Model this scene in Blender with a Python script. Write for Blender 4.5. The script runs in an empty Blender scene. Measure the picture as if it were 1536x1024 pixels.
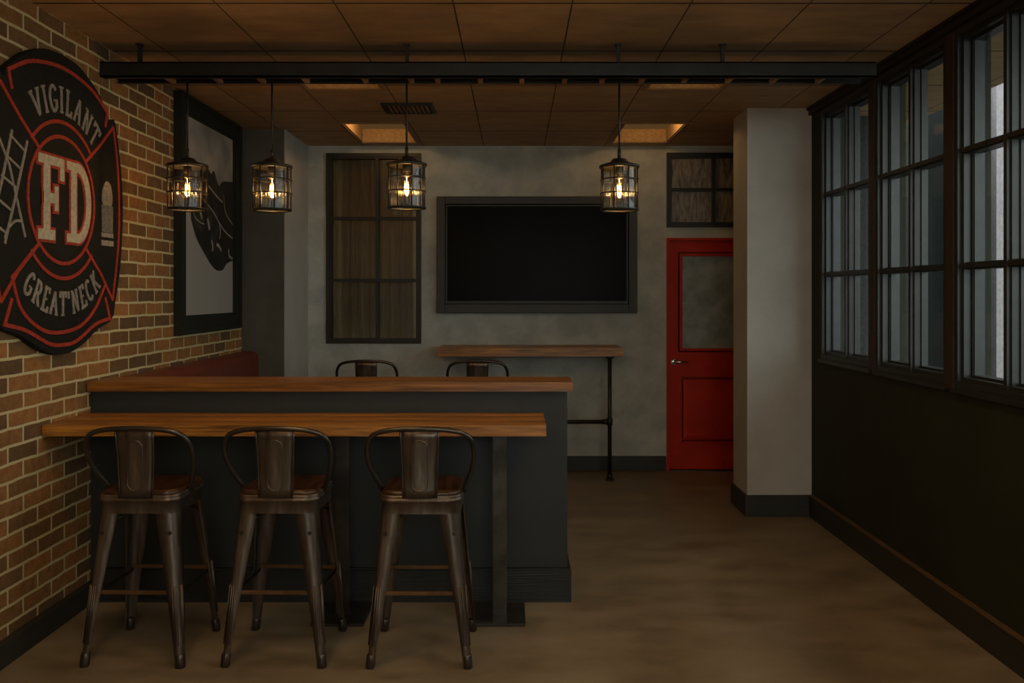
import bpy, bmesh, math, random
from mathutils import Vector, Matrix
random.seed(7)
PI = math.pi
SC = bpy.context.scene
COL = SC.collection

# ------------------------------------------------------------------ materials
def new_mat(name):
    m = bpy.data.materials.new(name); m.use_nodes = True
    nt = m.node_tree; nt.nodes.clear()
    out = nt.nodes.new('ShaderNodeOutputMaterial')
    return m, nt, out

def N(nt, t, **kw):
    n = nt.nodes.new(t)
    for k, v in kw.items():
        if k in n.inputs: n.inputs[k].default_value = v
        else: setattr(n, k, v)
    return n

def coords(nt, scale=(1, 1, 1), rot=(0, 0, 0)):
    tc = N(nt, 'ShaderNodeTexCoord'); mp = N(nt, 'ShaderNodeMapping')
    mp.inputs['Scale'].default_value = scale; mp.inputs['Rotation'].default_value = rot
    nt.links.new(tc.outputs['Object'], mp.inputs['Vector'])
    return mp.outputs['Vector']

def c4(c): return (c[0], c[1], c[2], 1)

def surf(name, c1, c2, rough=0.6, metal=0.0, scale=6, stretch=(1, 1, 1), bump=0.0, bscale=60, detail=5,
         c3=None, rough2=None, spec=0.5, lo=0.35, hi=0.65):
    m, nt, out = new_mat(name)
    v = coords(nt, stretch)
    nz = N(nt, 'ShaderNodeTexNoise'); nz.inputs['Scale'].default_value = scale; nz.inputs['Detail'].default_value = detail
    nz.inputs['Roughness'].default_value = .62
    nt.links.new(v, nz.inputs['Vector'])
    r = N(nt, 'ShaderNodeValToRGB'); e = r.color_ramp.elements
    e[0].position = lo; e[0].color = c4(c1); e[1].position = hi; e[1].color = c4(c2)
    if c3:
        x = e.new((lo + hi) / 2); x.color = c4(c3)
    nt.links.new(nz.outputs['Fac'], r.inputs['Fac'])
    b = N(nt, 'ShaderNodeBsdfPrincipled')
    b.inputs['Roughness'].default_value = rough; b.inputs['Metallic'].default_value = metal
    b.inputs['Specular IOR Level'].default_value = spec
    nt.links.new(r.outputs['Color'], b.inputs['Base Color'])
    if rough2 is not None:
        mr = N(nt, 'ShaderNodeMapRange'); mr.inputs['To Min'].default_value = rough; mr.inputs['To Max'].default_value = rough2
        mr.inputs['From Min'].default_value = lo; mr.inputs['From Max'].default_value = hi
        nt.links.new(nz.outputs['Fac'], mr.inputs['Value']); nt.links.new(mr.outputs['Result'], b.inputs['Roughness'])
    if bump:
        n2 = N(nt, 'ShaderNodeTexNoise'); n2.inputs['Scale'].default_value = bscale; n2.inputs['Detail'].default_value = 4
        nt.links.new(v, n2.inputs['Vector'])
        bp = N(nt, 'ShaderNodeBump'); bp.inputs['Strength'].default_value = bump; bp.inputs['Distance'].default_value = .01
        nt.links.new(n2.outputs['Fac'], bp.inputs['Height']); nt.links.new(bp.outputs['Normal'], b.inputs['Normal'])
    nt.links.new(b.outputs['BSDF'], out.inputs['Surface'])
    return m

def glassy(name, tint, gloss=0.12, rough=0.03, bump=0, bstretch=(1, 1, 1), bscale=80):
    """clear glass: see-through with a reflecting skin, lets light pass"""
    m, nt, out = new_mat(name)
    tr = N(nt, 'ShaderNodeBsdfTransparent'); tr.inputs['Color'].default_value = c4(tint)
    gl = N(nt, 'ShaderNodeBsdfGlossy'); gl.inputs['Roughness'].default_value = rough
    mix = N(nt, 'ShaderNodeMixShader')
    fr = N(nt, 'ShaderNodeLayerWeight'); fr.inputs['Blend'].default_value = .35
    mr = N(nt, 'ShaderNodeMapRange'); mr.inputs['To Min'].default_value = gloss; mr.inputs['To Max'].default_value = min(1, gloss * 5)
    nt.links.new(fr.outputs['Facing'], mr.inputs['Value']); nt.links.new(mr.outputs['Result'], mix.inputs['Fac'])
    if bump:
        w = N(nt, 'ShaderNodeTexNoise'); w.inputs['Scale'].default_value = bscale
        nt.links.new(coords(nt, bstretch), w.inputs['Vector'])
        bp = N(nt, 'ShaderNodeBump'); bp.inputs['Strength'].default_value = bump; bp.inputs['Distance'].default_value = .01
        nt.links.new(w.outputs['Fac'], bp.inputs['Height']); nt.links.new(bp.outputs['Normal'], gl.inputs['Normal'])
    nt.links.new(tr.outputs[0], mix.inputs[1]); nt.links.new(gl.outputs[0], mix.inputs[2])
    nt.links.new(mix.outputs[0], out.inputs['Surface'])
    return m

def emit(name, color, strength, noise=None):
    m, nt, out = new_mat(name)
    e = N(nt, 'ShaderNodeEmission'); e.inputs['Color'].default_value = c4(color); e.inputs['Strength'].default_value = strength
    if noise:
        nz = N(nt, 'ShaderNodeTexNoise'); nz.inputs['Scale'].default_value = noise; nz.inputs['Detail'].default_value = 6
        nt.links.new(coords(nt, (1, 3, 3)), nz.inputs['Vector'])
        mr = N(nt, 'ShaderNodeMapRange'); mr.inputs['From Min'].default_value = .3; mr.inputs['From Max'].default_value = .7
        mr.inputs['To Min'].default_value = strength * .7; mr.inputs['To Max'].default_value = strength * 1.2
        nt.links.new(nz.outputs['Fac'], mr.inputs['Value']); nt.links.new(mr.outputs['Result'], e.inputs['Strength'])
    nt.links.new(e.outputs[0], out.inputs['Surface'])
    return m

def brick_mat():
    m, nt, out = new_mat('brick')
    tc = N(nt, 'ShaderNodeTexCoord'); sp = N(nt, 'ShaderNodeSeparateXYZ'); cb = N(nt, 'ShaderNodeCombineXYZ')
    nt.links.new(tc.outputs['Object'], sp.inputs[0])
    wob = N(nt, 'ShaderNodeTexNoise'); wob.inputs['Scale'].default_value = 9; nt.links.new(tc.outputs['Object'], wob.inputs['Vector'])
    wm = N(nt, 'ShaderNodeVectorMath', operation='MULTIPLY_ADD')
    wm.inputs[1].default_value = (.012, .012, 0); wm.inputs[2].default_value = (-.006, -.006, 0)
    nt.links.new(sp.outputs['Y'], cb.inputs['X']); nt.links.new(sp.outputs['Z'], cb.inputs['Y'])
    nt.links.new(wob.outputs['Color'], wm.inputs[0])
    ad = N(nt, 'ShaderNodeVectorMath', operation='ADD'); nt.links.new(cb.outputs[0], ad.inputs[0]); nt.links.new(wm.outputs[0], ad.inputs[1])
    bt = N(nt, 'ShaderNodeTexBrick'); bt.offset = .5
    bt.inputs['Scale'].default_value = 1; bt.inputs['Brick Width'].default_value = .222; bt.inputs['Row Height'].default_value = .0725
    bt.inputs['Mortar Size'].default_value = .0072; bt.inputs['Mortar Smooth'].default_value = .25; bt.inputs['Bias'].default_value = 0
    bt.inputs['Color1'].default_value = (0, 0, 0, 1); bt.inputs['Color2'].default_value = (1, 1, 1, 1); bt.inputs['Mortar'].default_value = (.5, .5, .5, 1)
    nt.links.new(ad.outputs[0], bt.inputs['Vector'])
    r = N(nt, 'ShaderNodeValToRGB'); e = r.color_ramp.elements
    e[0].position = 0; e[0].color = (.105, .062, .031, 1); e[1].position = 1; e[1].color = (.23, .115, .036, 1)
    for p, c in ((.12, (.125, .070, .030, 1)), (.45, (.20, .103, .036, 1)), (.75, (.29, .13, .040, 1))):
        x = e.new(p); x.color = c
    nt.links.new(bt.outputs['Color'], r.inputs['Fac'])
    nz = N(nt, 'ShaderNodeTexNoise'); nz.inputs['Scale'].default_value = 30; nz.inputs['Detail'].default_value = 6; nz.inputs['Roughness'].default_value = .7
    nt.links.new(tc.outputs['Object'], nz.inputs['Vector'])
    mr = N(nt, 'ShaderNodeMapRange'); mr.inputs['From Min'].default_value = .3; mr.inputs['From Max'].default_value = .7
    mr.inputs['To Min'].default_value = .72; mr.inputs['To Max'].default_value = 1.25
    nt.links.new(nz.outputs['Fac'], mr.inputs['Value'])
    mul = N(nt, 'ShaderNodeVectorMath', operation='SCALE'); nt.links.new(r.outputs['Color'], mul.inputs[0]); nt.links.new(mr.outputs[0], mul.inputs['Scale'])
    mx = N(nt, 'ShaderNodeMix', data_type='RGBA')
    nt.links.new(bt.outputs['Fac'], mx.inputs['Factor']); nt.links.new(mul.outputs[0], mx.inputs['A']); mx.inputs['B'].default_value = (.50, .42, .23, 1)
    b = N(nt, 'ShaderNodeBsdfPrincipled'); b.inputs['Roughness'].default_value = .85
    b.inputs['Specular IOR Level'].default_value = .25
    nt.links.new(mx.outputs['Result'], b.inputs['Base Color'])
    inv = N(nt, 'ShaderNodeMath', operation='MULTIPLY_ADD'); inv.inputs[1].default_value = -1; inv.inputs[2].default_value = 1
    nt.links.new(bt.outputs['Fac'], inv.inputs[0])
    hs = N(nt, 'ShaderNodeMath', operation='MULTIPLY_ADD'); hs.inputs[1].default_value = .35
    nt.links.new(nz.outputs['Fac'], hs.inputs[0]); nt.links.new(inv.outputs[0], hs.inputs[2])
    bp = N(nt, 'ShaderNodeBump'); bp.inputs['Strength'].default_value = .55; bp.inputs['Distance'].default_value = .008
    nt.links.new(hs.outputs[0], bp.inputs['Height']); nt.links.new(bp.outputs[0], b.inputs['Normal'])
    nt.links.new(b.outputs[0], out.inputs['Surface'])
    return m

def ceiling_mat():
    """ceiling panels .512 x .73 m with thin joints"""
    m, nt, out = new_mat('ceiling_panels')
    tc = N(nt, 'ShaderNodeTexCoord'); mp = N(nt, 'ShaderNodeMapping')
    mp.inputs['Scale'].default_value = (1, .4, 1); mp.inputs['Location'].default_value = (.267 + .512 * 10, (-4.47 + .735 * 20) * .4, 0)
    nt.links.new(tc.outputs['Object'], mp.inputs[0])
    bt = N(nt, 'ShaderNodeTexBrick'); bt.offset = 0; bt.inputs['Scale'].default_value = 1
    bt.inputs['Brick Width'].default_value = .512; bt.inputs['Row Height'].default_value = .735 * .4
    bt.inputs['Mortar Size'].default_value = .0038; bt.inputs['Mortar Smooth'].default_value = .1
    bt.inputs['Color1'].default_value = (.40, .255, .13, 1); bt.inputs['Color2'].default_value = (.45, .29, .15, 1)
    bt.inputs['Mortar'].default_value = (.07, .04, .02, 1)
    nt.links.new(mp.outputs[0], bt.inputs['Vector'])
    nz = N(nt, 'ShaderNodeTexNoise'); nz.inputs['Scale'].default_value = 3.5; nz.inputs['Detail'].default_value = 7; nz.inputs['Roughness'].default_value = .65
    mp2 = N(nt, 'ShaderNodeMapping'); mp2.inputs['Scale'].default_value = (1, 2.6, 1)
    nt.links.new(tc.outputs['Object'], mp2.inputs[0]); nt.links.new(mp2.outputs[0], nz.inputs['Vector'])
    mr = N(nt, 'ShaderNodeMapRange'); mr.inputs['From Min'].default_value = .3; mr.inputs['From Max'].default_value = .7
    mr.inputs['To Min'].default_value = .78; mr.inputs['To Max'].default_value = 1.2
    nt.links.new(nz.outputs['Fac'], mr.inputs['Value'])
    mul = N(nt, 'ShaderNodeVectorMath', operation='SCALE'); nt.links.new(bt.outputs['Color'], mul.inputs[0]); nt.links.new(mr.outputs[0], mul.inputs['Scale'])
    b = N(nt, 'ShaderNodeBsdfPrincipled'); b.inputs['Roughness'].default_value = .6
    b.inputs['Specular IOR Level'].default_value = .3
    nt.links.new(mul.outputs[0], b.inputs['Base Color'])
    inv = N(nt, 'ShaderNodeMath', operation='MULTIPLY'); inv.inputs[1].default_value = -1; nt.links.new(bt.outputs['Fac'], inv.inputs[0])
    bp = N(nt, 'ShaderNodeBump'); bp.inputs['Strength'].default_value = .8; bp.inputs['Distance'].default_value = .006
    nt.links.new(inv.outputs[0], bp.inputs['Height']); nt.links.new(bp.outputs[0], b.inputs['Normal'])
    nt.links.new(b.outputs[0], out.inputs['Surface'])
    return m

def picture_mat():
    """grey photographic print: soft smoky clouds, paler towards the lower part of the print"""
    m, nt, out = new_mat('print')
    tc = N(nt, 'ShaderNodeTexCoord')
    nz = N(nt, 'ShaderNodeTexNoise'); nz.inputs['Scale'].default_value = 3.2; nz.inputs['Detail'].default_value = 3; nz.inputs['Roughness'].default_value = .5
    nt.links.new(tc.outputs['Object'], nz.inputs['Vector'])
    r = N(nt, 'ShaderNodeValToRGB'); e = r.color_ramp.elements
    e[0].position = .38; e[0].color = (.20, .185, .165, 1); e[1].position = .64; e[1].color = (.42, .37, .31, 1)
    nt.links.new(nz.outputs['Fac'], r.inputs['Fac'])
    sp = N(nt, 'ShaderNodeSeparateXYZ'); nt.links.new(tc.outputs['Object'], sp.inputs[0])
    mr = N(nt, 'ShaderNodeMapRange'); mr.inputs['From Min'].default_value = 1.75; mr.inputs['From Max'].default_value = 2.1
    nt.links.new(sp.outputs['Z'], mr.inputs['Value'])
    mx = N(nt, 'ShaderNodeMix', data_type='RGBA'); mx.inputs['A'].default_value = (.31, .29, .265, 1)
    nt.links.new(mr.outputs[0], mx.inputs['Factor']); nt.links.new(r.outputs['Color'], mx.inputs['B'])
    b = N(nt, 'ShaderNodeBsdfPrincipled'); b.inputs['Roughness'].default_value = .5
    nt.links.new(mx.outputs['Result'], b.inputs['Base Color']); nt.links.new(b.outputs[0], out.inputs['Surface'])
    return m

M = {}
M['brick'] = brick_mat()
M['ceiling'] = ceiling_mat()
M['print'] = picture_mat()
M['floor'] = surf('stained_concrete', (.115, .083, .048), (.245, .192, .130), rough=.42, scale=2.6, stretch=(1, 1.6, 1), bump=.06, bscale=90, detail=9, rough2=.6, c3=(.19, .145, .088), lo=.3, hi=.7)
M['plaster'] = surf('grey_plaster', (.35, .375, .35), (.49, .515, .485), rough=.8, scale=5, bump=.30, bscale=55, detail=7, spec=.25)
M['plaster_dark'] = surf('dark_grey_plaster', (.085, .080, .064), (.105, .099, .080), rough=.85, scale=5, bump=.15, bscale=70, spec=.25)  # on the alcove front this colour carries the shade
M['pillar'] = surf('pillar_paint', (.40, .39, .36), (.47, .455, .42), rough=.8, scale=3, bump=.12, bscale=120, spec=.25)
M['olive'] = surf('dark_olive_paint', (.019, .021, .010), (.025, .027, .012), rough=.7, scale=3, bump=.05, spec=.25)
M['base'] = surf('dark_baseboard', (.018, .018, .014), (.028, .027, .021), rough=.55, scale=4, stretch=(1, 1, 12), bump=.1)
M['black_metal'] = surf('black_steel', (.012, .012, .010), (.022, .021, .018), rough=.45, scale=10, metal=.2)
M['frame_metal'] = surf('window_frame_steel', (.016, .017, .015), (.026, .027, .025), rough=.38, scale=8, metal=.2)
M['brown_frame'] = surf('bronze_frame', (.007, .0055, .003), (.013, .010, .006), rough=.5, scale=8)
M['brown_post'] = surf('dark_brown_wood', (.022, .012, .004), (.034, .019, .006), rough=.6, scale=5, stretch=(6, 6, .6))
M['wood'] = surf('oiled_plank_wood', (.09, .034, .004), (.56, .235, .034), rough=.38, scale=9, stretch=(.32, 7, 7), bump=.12, bscale=18, detail=8, c3=(.30, .125, .022), lo=.3, hi=.7)
M['wood_dark'] = surf('dark_oiled_wood', (.05, .018, .003), (.36, .14, .022), rough=.35, scale=9, stretch=(.32, 7, 7), bump=.1, bscale=18, detail=8, lo=.28, hi=.72)
M['wood_b'] = surf('oiled_plank_wood_darker', (.05, .019, .003), (.38, .15, .022), rough=.4, scale=11, stretch=(.28, 8, 8), bump=.15, bscale=18, detail=9, lo=.3, hi=.7)
M['glint'] = surf('brown_glint', (.09, .052, .022), (.13, .075, .032), rough=.5, scale=8)  # paints in the lit top edge of the window wall baseboard
M['counter'] = surf('charcoal_panel', (.019, .021, .021), (.024, .026, .025), rough=.6, scale=4, bump=.05, bscale=90)
M['counter_base'] = surf('charcoal_wood_trim', (.006, .0065, .0065), (.014, .0145, .014), rough=.5, scale=5, stretch=(.3, 1, 14), bump=.35, bscale=22)
M['gunmetal'] = surf('worn_gunmetal', (.070, .052, .038), (.27, .225, .19), rough=.26, metal=.8, scale=4, stretch=(5, 5, .7), bump=.06, bscale=40, detail=8, rough2=.5, c3=(.14, .11, .088), lo=.3, hi=.75)
M['gun_dark'] = surf('dark_gunmetal', (.05, .043, .036), (.10, .088, .075), rough=.32, metal=.8, scale=8)
M['rail'] = surf('rusty_rail', (.12, .06, .025), (.22, .12, .05), rough=.4, metal=.6, scale=12)
M['seatwood'] = surf('stained_seat_wood', (.018, .007, .003), (.075, .030, .011), rough=.28, scale=6, stretch=(7, .6, 6), bump=.1, bscale=15, detail=7)
M['red'] = surf('red_door_paint', (.38, .018, .004), (.50, .026, .006), spec=.15, rough=.45, scale=4, bump=.05, bscale=120)
M['red_vinyl'] = surf('dark_red_vinyl', (.12, .022, .012), (.16, .032, .017), rough=.42, scale=4, bump=.08, bscale=80)
M['frost'] = surf('frosted_glass', (.17, .20, .19), (.29, .33, .32), rough=.22, scale=5, bump=.5, bscale=130, detail=4)
M['dirty_glass'] = surf('dusty_dark_glass', (.075, .062, .045), (.26, .225, .175), rough=.35, scale=12, stretch=(4, 4, .8), bump=.1, bscale=80)
M['tv_frame'] = surf('tv_surround_paint', (.018, .0185, .016), (.025, .0255, .022), rough=.5, scale=4)
M['screen'] = surf('television_screen', (.0035, .0032, .0022), (.0045, .004, .003), rough=.3, scale=4, spec=.04)
M['curtain'] = surf('brown_net_curtain', (.20, .145, .085), (.31, .23, .14), rough=.9, scale=12, stretch=(8, 8, .5), spec=.1)
M['black_paint'] = surf('sign_black', (.007, .007, .006), (.012, .012, .010), rough=.8, scale=40, bump=.25, bscale=150, spec=.2)
M['sign_red'] = surf('sign_red', (.25, .026, .014), (.38, .046, .024), rough=.7, scale=50, bump=.2, bscale=200, spec=.2)
M['sign_grey'] = surf('sign_grey', (.17, .15, .125), (.30, .265, .225), rough=.8, scale=60, spec=.2)
M['sign_cream'] = surf('sign_cream', (.34, .30, .21), (.52, .46, .34), rough=.8, scale=50, spec=.2)
M['ink'] = surf('print_dark', (.008, .008, .007), (.05, .046, .040), rough=.5, scale=7, stretch=(1, 1.5, .8), detail=3, c3=(.016, .015, .013), lo=.38, hi=.72)
M['ink_light'] = surf('print_light', (.20, .18, .15), (.36, .33, .28), rough=.5, scale=20)
M['pic_frame'] = surf('picture_frame_paint', (.014, .016, .012), (.020, .022, .017), spec=.2, rough=.7, scale=6)
M['chrome'] = surf('chrome', (.6, .6, .6), (.7, .7, .7), rough=.15, metal=1, scale=5)
M['brass'] = surf('brass_socket', (.25, .14, .05), (.35, .2, .08), rough=.3, metal=.9, scale=20)
M['rung'] = surf('raw_wood_slat', (.26, .15, .07), (.34, .20, .10), rough=.6, scale=10)
M['cover'] = surf('track_cover', (.012, .011, .008), (.018, .016, .012), rough=.6, scale=5)
M['coffer'] = surf('woven_coffer_lining', (.30, .19, .09), (.52, .34, .17), rough=.8, scale=70, stretch=(1, 1, 2.5), detail=3)
M['glass'] = glassy('window_glass', (.86, .90, .88), gloss=.018, rough=.05)
M['old_glass'] = glassy('old_window_glass', (.8, .8, .74), gloss=.03, rough=.35)
M['lamp_glass'] = glassy('ribbed_lamp_glass', (.72, .67, .60), gloss=.045, rough=.08, bump=.8, bstretch=(6, 6, .2), bscale=14)
M['bulb_glass'] = glassy('bulb_glass', (1, .93, .78), gloss=.08, rough=.02)
M['filament'] = emit('glowing_filament', (1.0, .46, .12), 60)
M['diffuser'] = emit('warm_diffuser', (1.0, .50, .15), .085, noise=60)
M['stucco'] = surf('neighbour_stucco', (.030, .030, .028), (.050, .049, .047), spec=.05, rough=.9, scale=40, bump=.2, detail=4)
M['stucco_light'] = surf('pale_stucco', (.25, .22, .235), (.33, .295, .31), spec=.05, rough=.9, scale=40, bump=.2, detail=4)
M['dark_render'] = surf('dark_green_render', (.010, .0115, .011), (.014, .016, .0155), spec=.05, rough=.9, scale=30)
M['pavement'] = surf('pavement', (.03, .03, .03), (.04, .04, .04), rough=.9, scale=4)

# ------------------------------------------------------------------ mesh helpers
def add_box(bm, x0, x1, y0, y1, z0, z1, mi=0, bevel=0):
    r = bmesh.ops.create_cube(bm, size=1)
    vs = r['verts']
    for v in vs:
        v.co = Vector(((x0 + x1) / 2 + v.co.x * (x1 - x0), (y0 + y1) / 2 + v.co.y * (y1 - y0), (z0 + z1) / 2 + v.co.z * (z1 - z0)))
    fs = {f for v in vs for f in v.link_faces}
    for f in fs: f.material_index = mi
    if bevel:
        es = {e for v in vs for e in v.link_edges}
        r = bmesh.ops.bevel(bm, geom=list(es), offset=bevel, segments=2, affect='EDGES', clamp_overlap=True)
        for f in r['faces']: f.material_index = mi
    return vs

def loft(bm, rings, caps=True, smooth=True, closed=True):
    vr = [[bm.verts.new(p) for p in ring] for ring in rings]
    n = len(vr[0])
    for a, b in zip(vr[:-1], vr[1:]):
        for i in range(n if closed else n - 1):
            j = (i + 1) % n
            f = bm.faces.new((a[i], a[j], b[j], b[i])); f.smooth = smooth
    if caps and closed:
        bm.faces.new(list(reversed(vr[0]))); bm.faces.new(vr[-1])

def add_tube(bm, pts, r, seg=10, closed=False):
    pts = [Vector(p) for p in pts]
    rr = r if isinstance(r, (list, tuple)) else [r] * len(pts)
    n = len(pts); rings = []
    up = Vector((0, 0, 1)); prev = None
    for i, p in enumerate(pts):
        if closed: t = pts[(i + 1) % n] - pts[i - 1]
        else: t = pts[min(i + 1, n - 1)] - pts[max(i - 1, 0)]
        t.normalize()
        if prev is None:
            a = up if abs(t.z) < .9 else Vector((1, 0, 0))
            u = t.cross(a).normalized()
        else:
            u = (prev - t * prev.dot(t)).normalized()
        prev = u; w = t.cross(u)
        rings.append([p + (u * math.cos(2 * PI * k / seg) + w * math.sin(2 * PI * k / seg)) * rr[i] for k in range(seg)])
    if closed: rings.append(rings[0])
    loft(bm, rings, caps=not closed)
    if closed: bmesh.ops.remove_doubles(bm, verts=bm.verts, dist=1e-6)

def lathe(bm, prof, cx=0, cy=0, seg=24, caps=False):
    rings = [[(cx + r * math.cos(2 * PI * k / seg), cy + r * math.sin(2 * PI * k / seg), z) for k in range(seg)] for r, z in prof]
    loft(bm, rings, caps=caps)

def circle(r, z, seg=32, cx=0, cy=0):
    return [(cx + r * math.cos(2 * PI * k / seg), cy + r * math.sin(2 * PI * k / seg), z) for k in range(seg)]

def catmull(P, k=6):
    P = [Vector(p) for p in P]; out = []
    Q = [P[0] * 2 - P[1]] + P + [P[-1] * 2 - P[-2]]
    for i in range(1, len(Q) - 2):
        for s in range(k):
            t = s / k
            out.append(.5 * ((2 * Q[i]) + (Q[i + 1] - Q[i - 1]) * t + (2 * Q[i - 1] - 5 * Q[i] + 4 * Q[i + 1] - Q[i + 2]) * t * t + (3 * Q[i] - Q[i - 1] - 3 * Q[i + 1] + Q[i + 2]) * t ** 3))
    out.append(P[-1]); return out

def obj(name, bm, mats, parent=None, bevel=0, smooth_angle=None):
    bmesh.ops.recalc_face_normals(bm, faces=bm.faces)
    me = bpy.data.meshes.new(name); bm.to_mesh(me); bm.free()
    for m in (mats if isinstance(mats, (list, tuple)) else [mats]): me.materials.append(m)
    o = bpy.data.objects.new(name, me); COL.objects.link(o)
    if parent: o.parent = parent
    if bevel:
        b = o.modifiers.new('bevel', 'BEVEL'); b.width = bevel; b.segments = 2; b.limit_method = 'ANGLE'
    return o

def bx(*a, **k):
    bm = bmesh.new(); add_box(bm, *a, **k); return bm

def boxes(lst, bevel=0):
    bm = bmesh.new()
    for b in lst: add_box(bm, *b, bevel=bevel)
    return bm

def thing(name, label, cat, loc=(0, 0, 0), rotz=0, group=None):
    o = bpy.data.objects.new(name, None); COL.objects.link(o); o.empty_display_size = .1
    o.location = loc; o.rotation_euler = (0, 0, rotz); o['label'] = label; o['category'] = cat
    if group: o['group'] = group
    return o

def tag(o, label, cat, group=None, kind=None):
    if label: o['label'] = label
    if cat: o['category'] = cat
    if group: o['group'] = group
    if kind: o['kind'] = kind
    return o

def struct(o, label=None, cat=None):
    o['kind'] = 'structure'
    if label: o['label'] = label
    o['category'] = cat or o.name.split('_')[0]
    return o

def dup(root, loc=None, label=None):
    r = root.copy(); COL.objects.link(r)
    if loc is not None: r.location = loc
    if label: r['label'] = label
    for ch in list(root.children):
        c = ch.copy(); COL.objects.link(c); c.parent = r
        for g in list(ch.children):
            d = g.copy(); COL.objects.link(d); d.parent = c
    return r

def cells(u0, u1, v0, v1, holes):
    """rectangles covering u0..u1 x v0..v1 outside the holes"""
    us = sorted({u0, u1} | {h[0] for h in holes} | {h[1] for h in holes})
    us = [u for u in us if u0 <= u <= u1]
    out = []
    for a, b in zip(us[:-1], us[1:]):
        m = (a + b) / 2
        hs = sorted([(h[2], h[3]) for h in holes if h[0] <= m <= h[1]])
        z = v0
        for p, q in hs:
            if p > z: out.append((a, b, z, p))
            z = max(z, q)
        if z < v1: out.append((a, b, z, v1))
    return out

# ------------------------------------------------------------------ dimensions (metres); camera at the origin looking along +Y
XL, XR, YB, H = -2.08, 2.0, 7.345, 2.75
Y0 = -1.6                                     # wall behind the camera
YP0, YP1, XP = 5.85, 6.22, 1.565              # pillar on the right
YA, XA = 6.6, -1.755                          # corner box at the far left

# floor / ceiling with openings
struct(obj('floor', bx(-2.4, 2.9, Y0 - .2, YB + .3, -.12, 0), M['floor']), 'brown mottled sealed concrete floor')
coffers = [(x, y) for y in (6.37, 4.70, 2.45, .75) for x in (-1.27, .80)]  # the near rows are unseen, added for overhead light
CW, CL, CH = .455, .79, .118
coffer_len = {6.37: 1, 4.70: .75, 2.45: .75, .75: .75}
bm = bmesh.new()
for a, b, c, d in cells(-2.4, 2.9, Y0 - .2, YB + .3, [(x, x + CW, y, y + CL * coffer_len[y]) for x, y in coffers]):
    add_box(bm, a, b, c, d, H, H + .25)
struct(obj('ceiling', bm, M['ceiling']), 'brown panelled ceiling with thin joints')

# walls
struct(obj('wall_left', bx(XL - .2, XL, Y0, YB + .2, -.05, H + .02), M['brick']), 'orange brown brick wall with khaki mortar')
struct(obj('wall_alcove', boxes([(XL - .01, XA, YA, YB + .1, 0, H + .01), (XL - .01, XA - .004, YA - .012, YA, 0, H + .01)]), M['pillar']), 'grey boxed corner beside the brick wall, shade painted on its front')
bh = [(-1.6, -.797, 1.076, 2.686), (1.28, 2.08, 2.06, 2.69), (1.28, 2.08, 0, 1.97)]
bm = bmesh.new()
for a, b, c, d in cells(-2.2, 2.9, 0, H + .01, bh): add_box(bm, a, b, YB, YB + .16, c, d)
struct(obj('wall_back', bm, M['plaster']), 'grey plaster back wall')
fh = [(-.6, 1.9, .85, 2.6)]
bm = bmesh.new()
for a, b, c, d in cells(-2.4, 2.9, 0, H + .01, fh): add_box(bm, a, b, Y0 - .15, Y0, c, d)
struct(obj('wall_front', bm, M['olive']), 'dark olive wall with an added daylight window behind the viewer')
struct(obj('wall_passage', bx(2.6, 2.75, YP1, YB + .1, 0, H + .01), M['plaster']), 'grey wall behind the pillar')
struct(obj('wall_pillar', boxes([(XP, XR + .1, YP0, YP1, 0, H + .01)]), M['pillar']), 'beige grey square pillar against the window wall')

for p in bpy.data.objects['wall_alcove'].data.polygons:       # front board darker than the sides: shade put into the colour
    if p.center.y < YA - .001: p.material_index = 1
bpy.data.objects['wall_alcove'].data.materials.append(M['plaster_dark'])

struct(obj('wall_return', bx(XR + .1, 2.75, YP1 - .12, YP1, 0, H + .01), M['stucco']), 'grey outside return wall behind the pillar')
# window wall
ZS, ZT = 1.075, 2.69
wins = [(4.87, 5.655), (4.01, 4.795), (3.15, 3.935), (2.29, 3.075), (1.43, 2.215), (.57, 1.355)]  # the last openings are unseen, added to let in daylight
bm = bmesh.new()
for a, b, c, d in cells(Y0, YP0, 0, H + .01, [(p, q, ZS, ZT) for p, q in wins]):
    pier = c >= ZS - .001 and d > ZS and (b - a) < .2 and a > .4
    add_box(bm, XR, XR + .16, a, b, c, d, mi=0)
for (p, q), (p2, q2) in zip(wins[1:], wins[:-1]):      # timber faced piers
    add_box(bm, XR - .012, XR, q + .004, p2 - .004, ZS - .01, H - .06, mi=1)
struct(obj('wall_right', bm, [M['olive'], M['brown_post']]), 'dark olive wall below and between the windows')
struct(obj('trim_1', boxes([(XR - .022, XR, Y0, YP0, H - .05, H), (XR - .035, XR, Y0, YP0, H - .018, H)]), M['brown_frame']), 'dark trim along the top of the window wall', 'trim')

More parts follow.
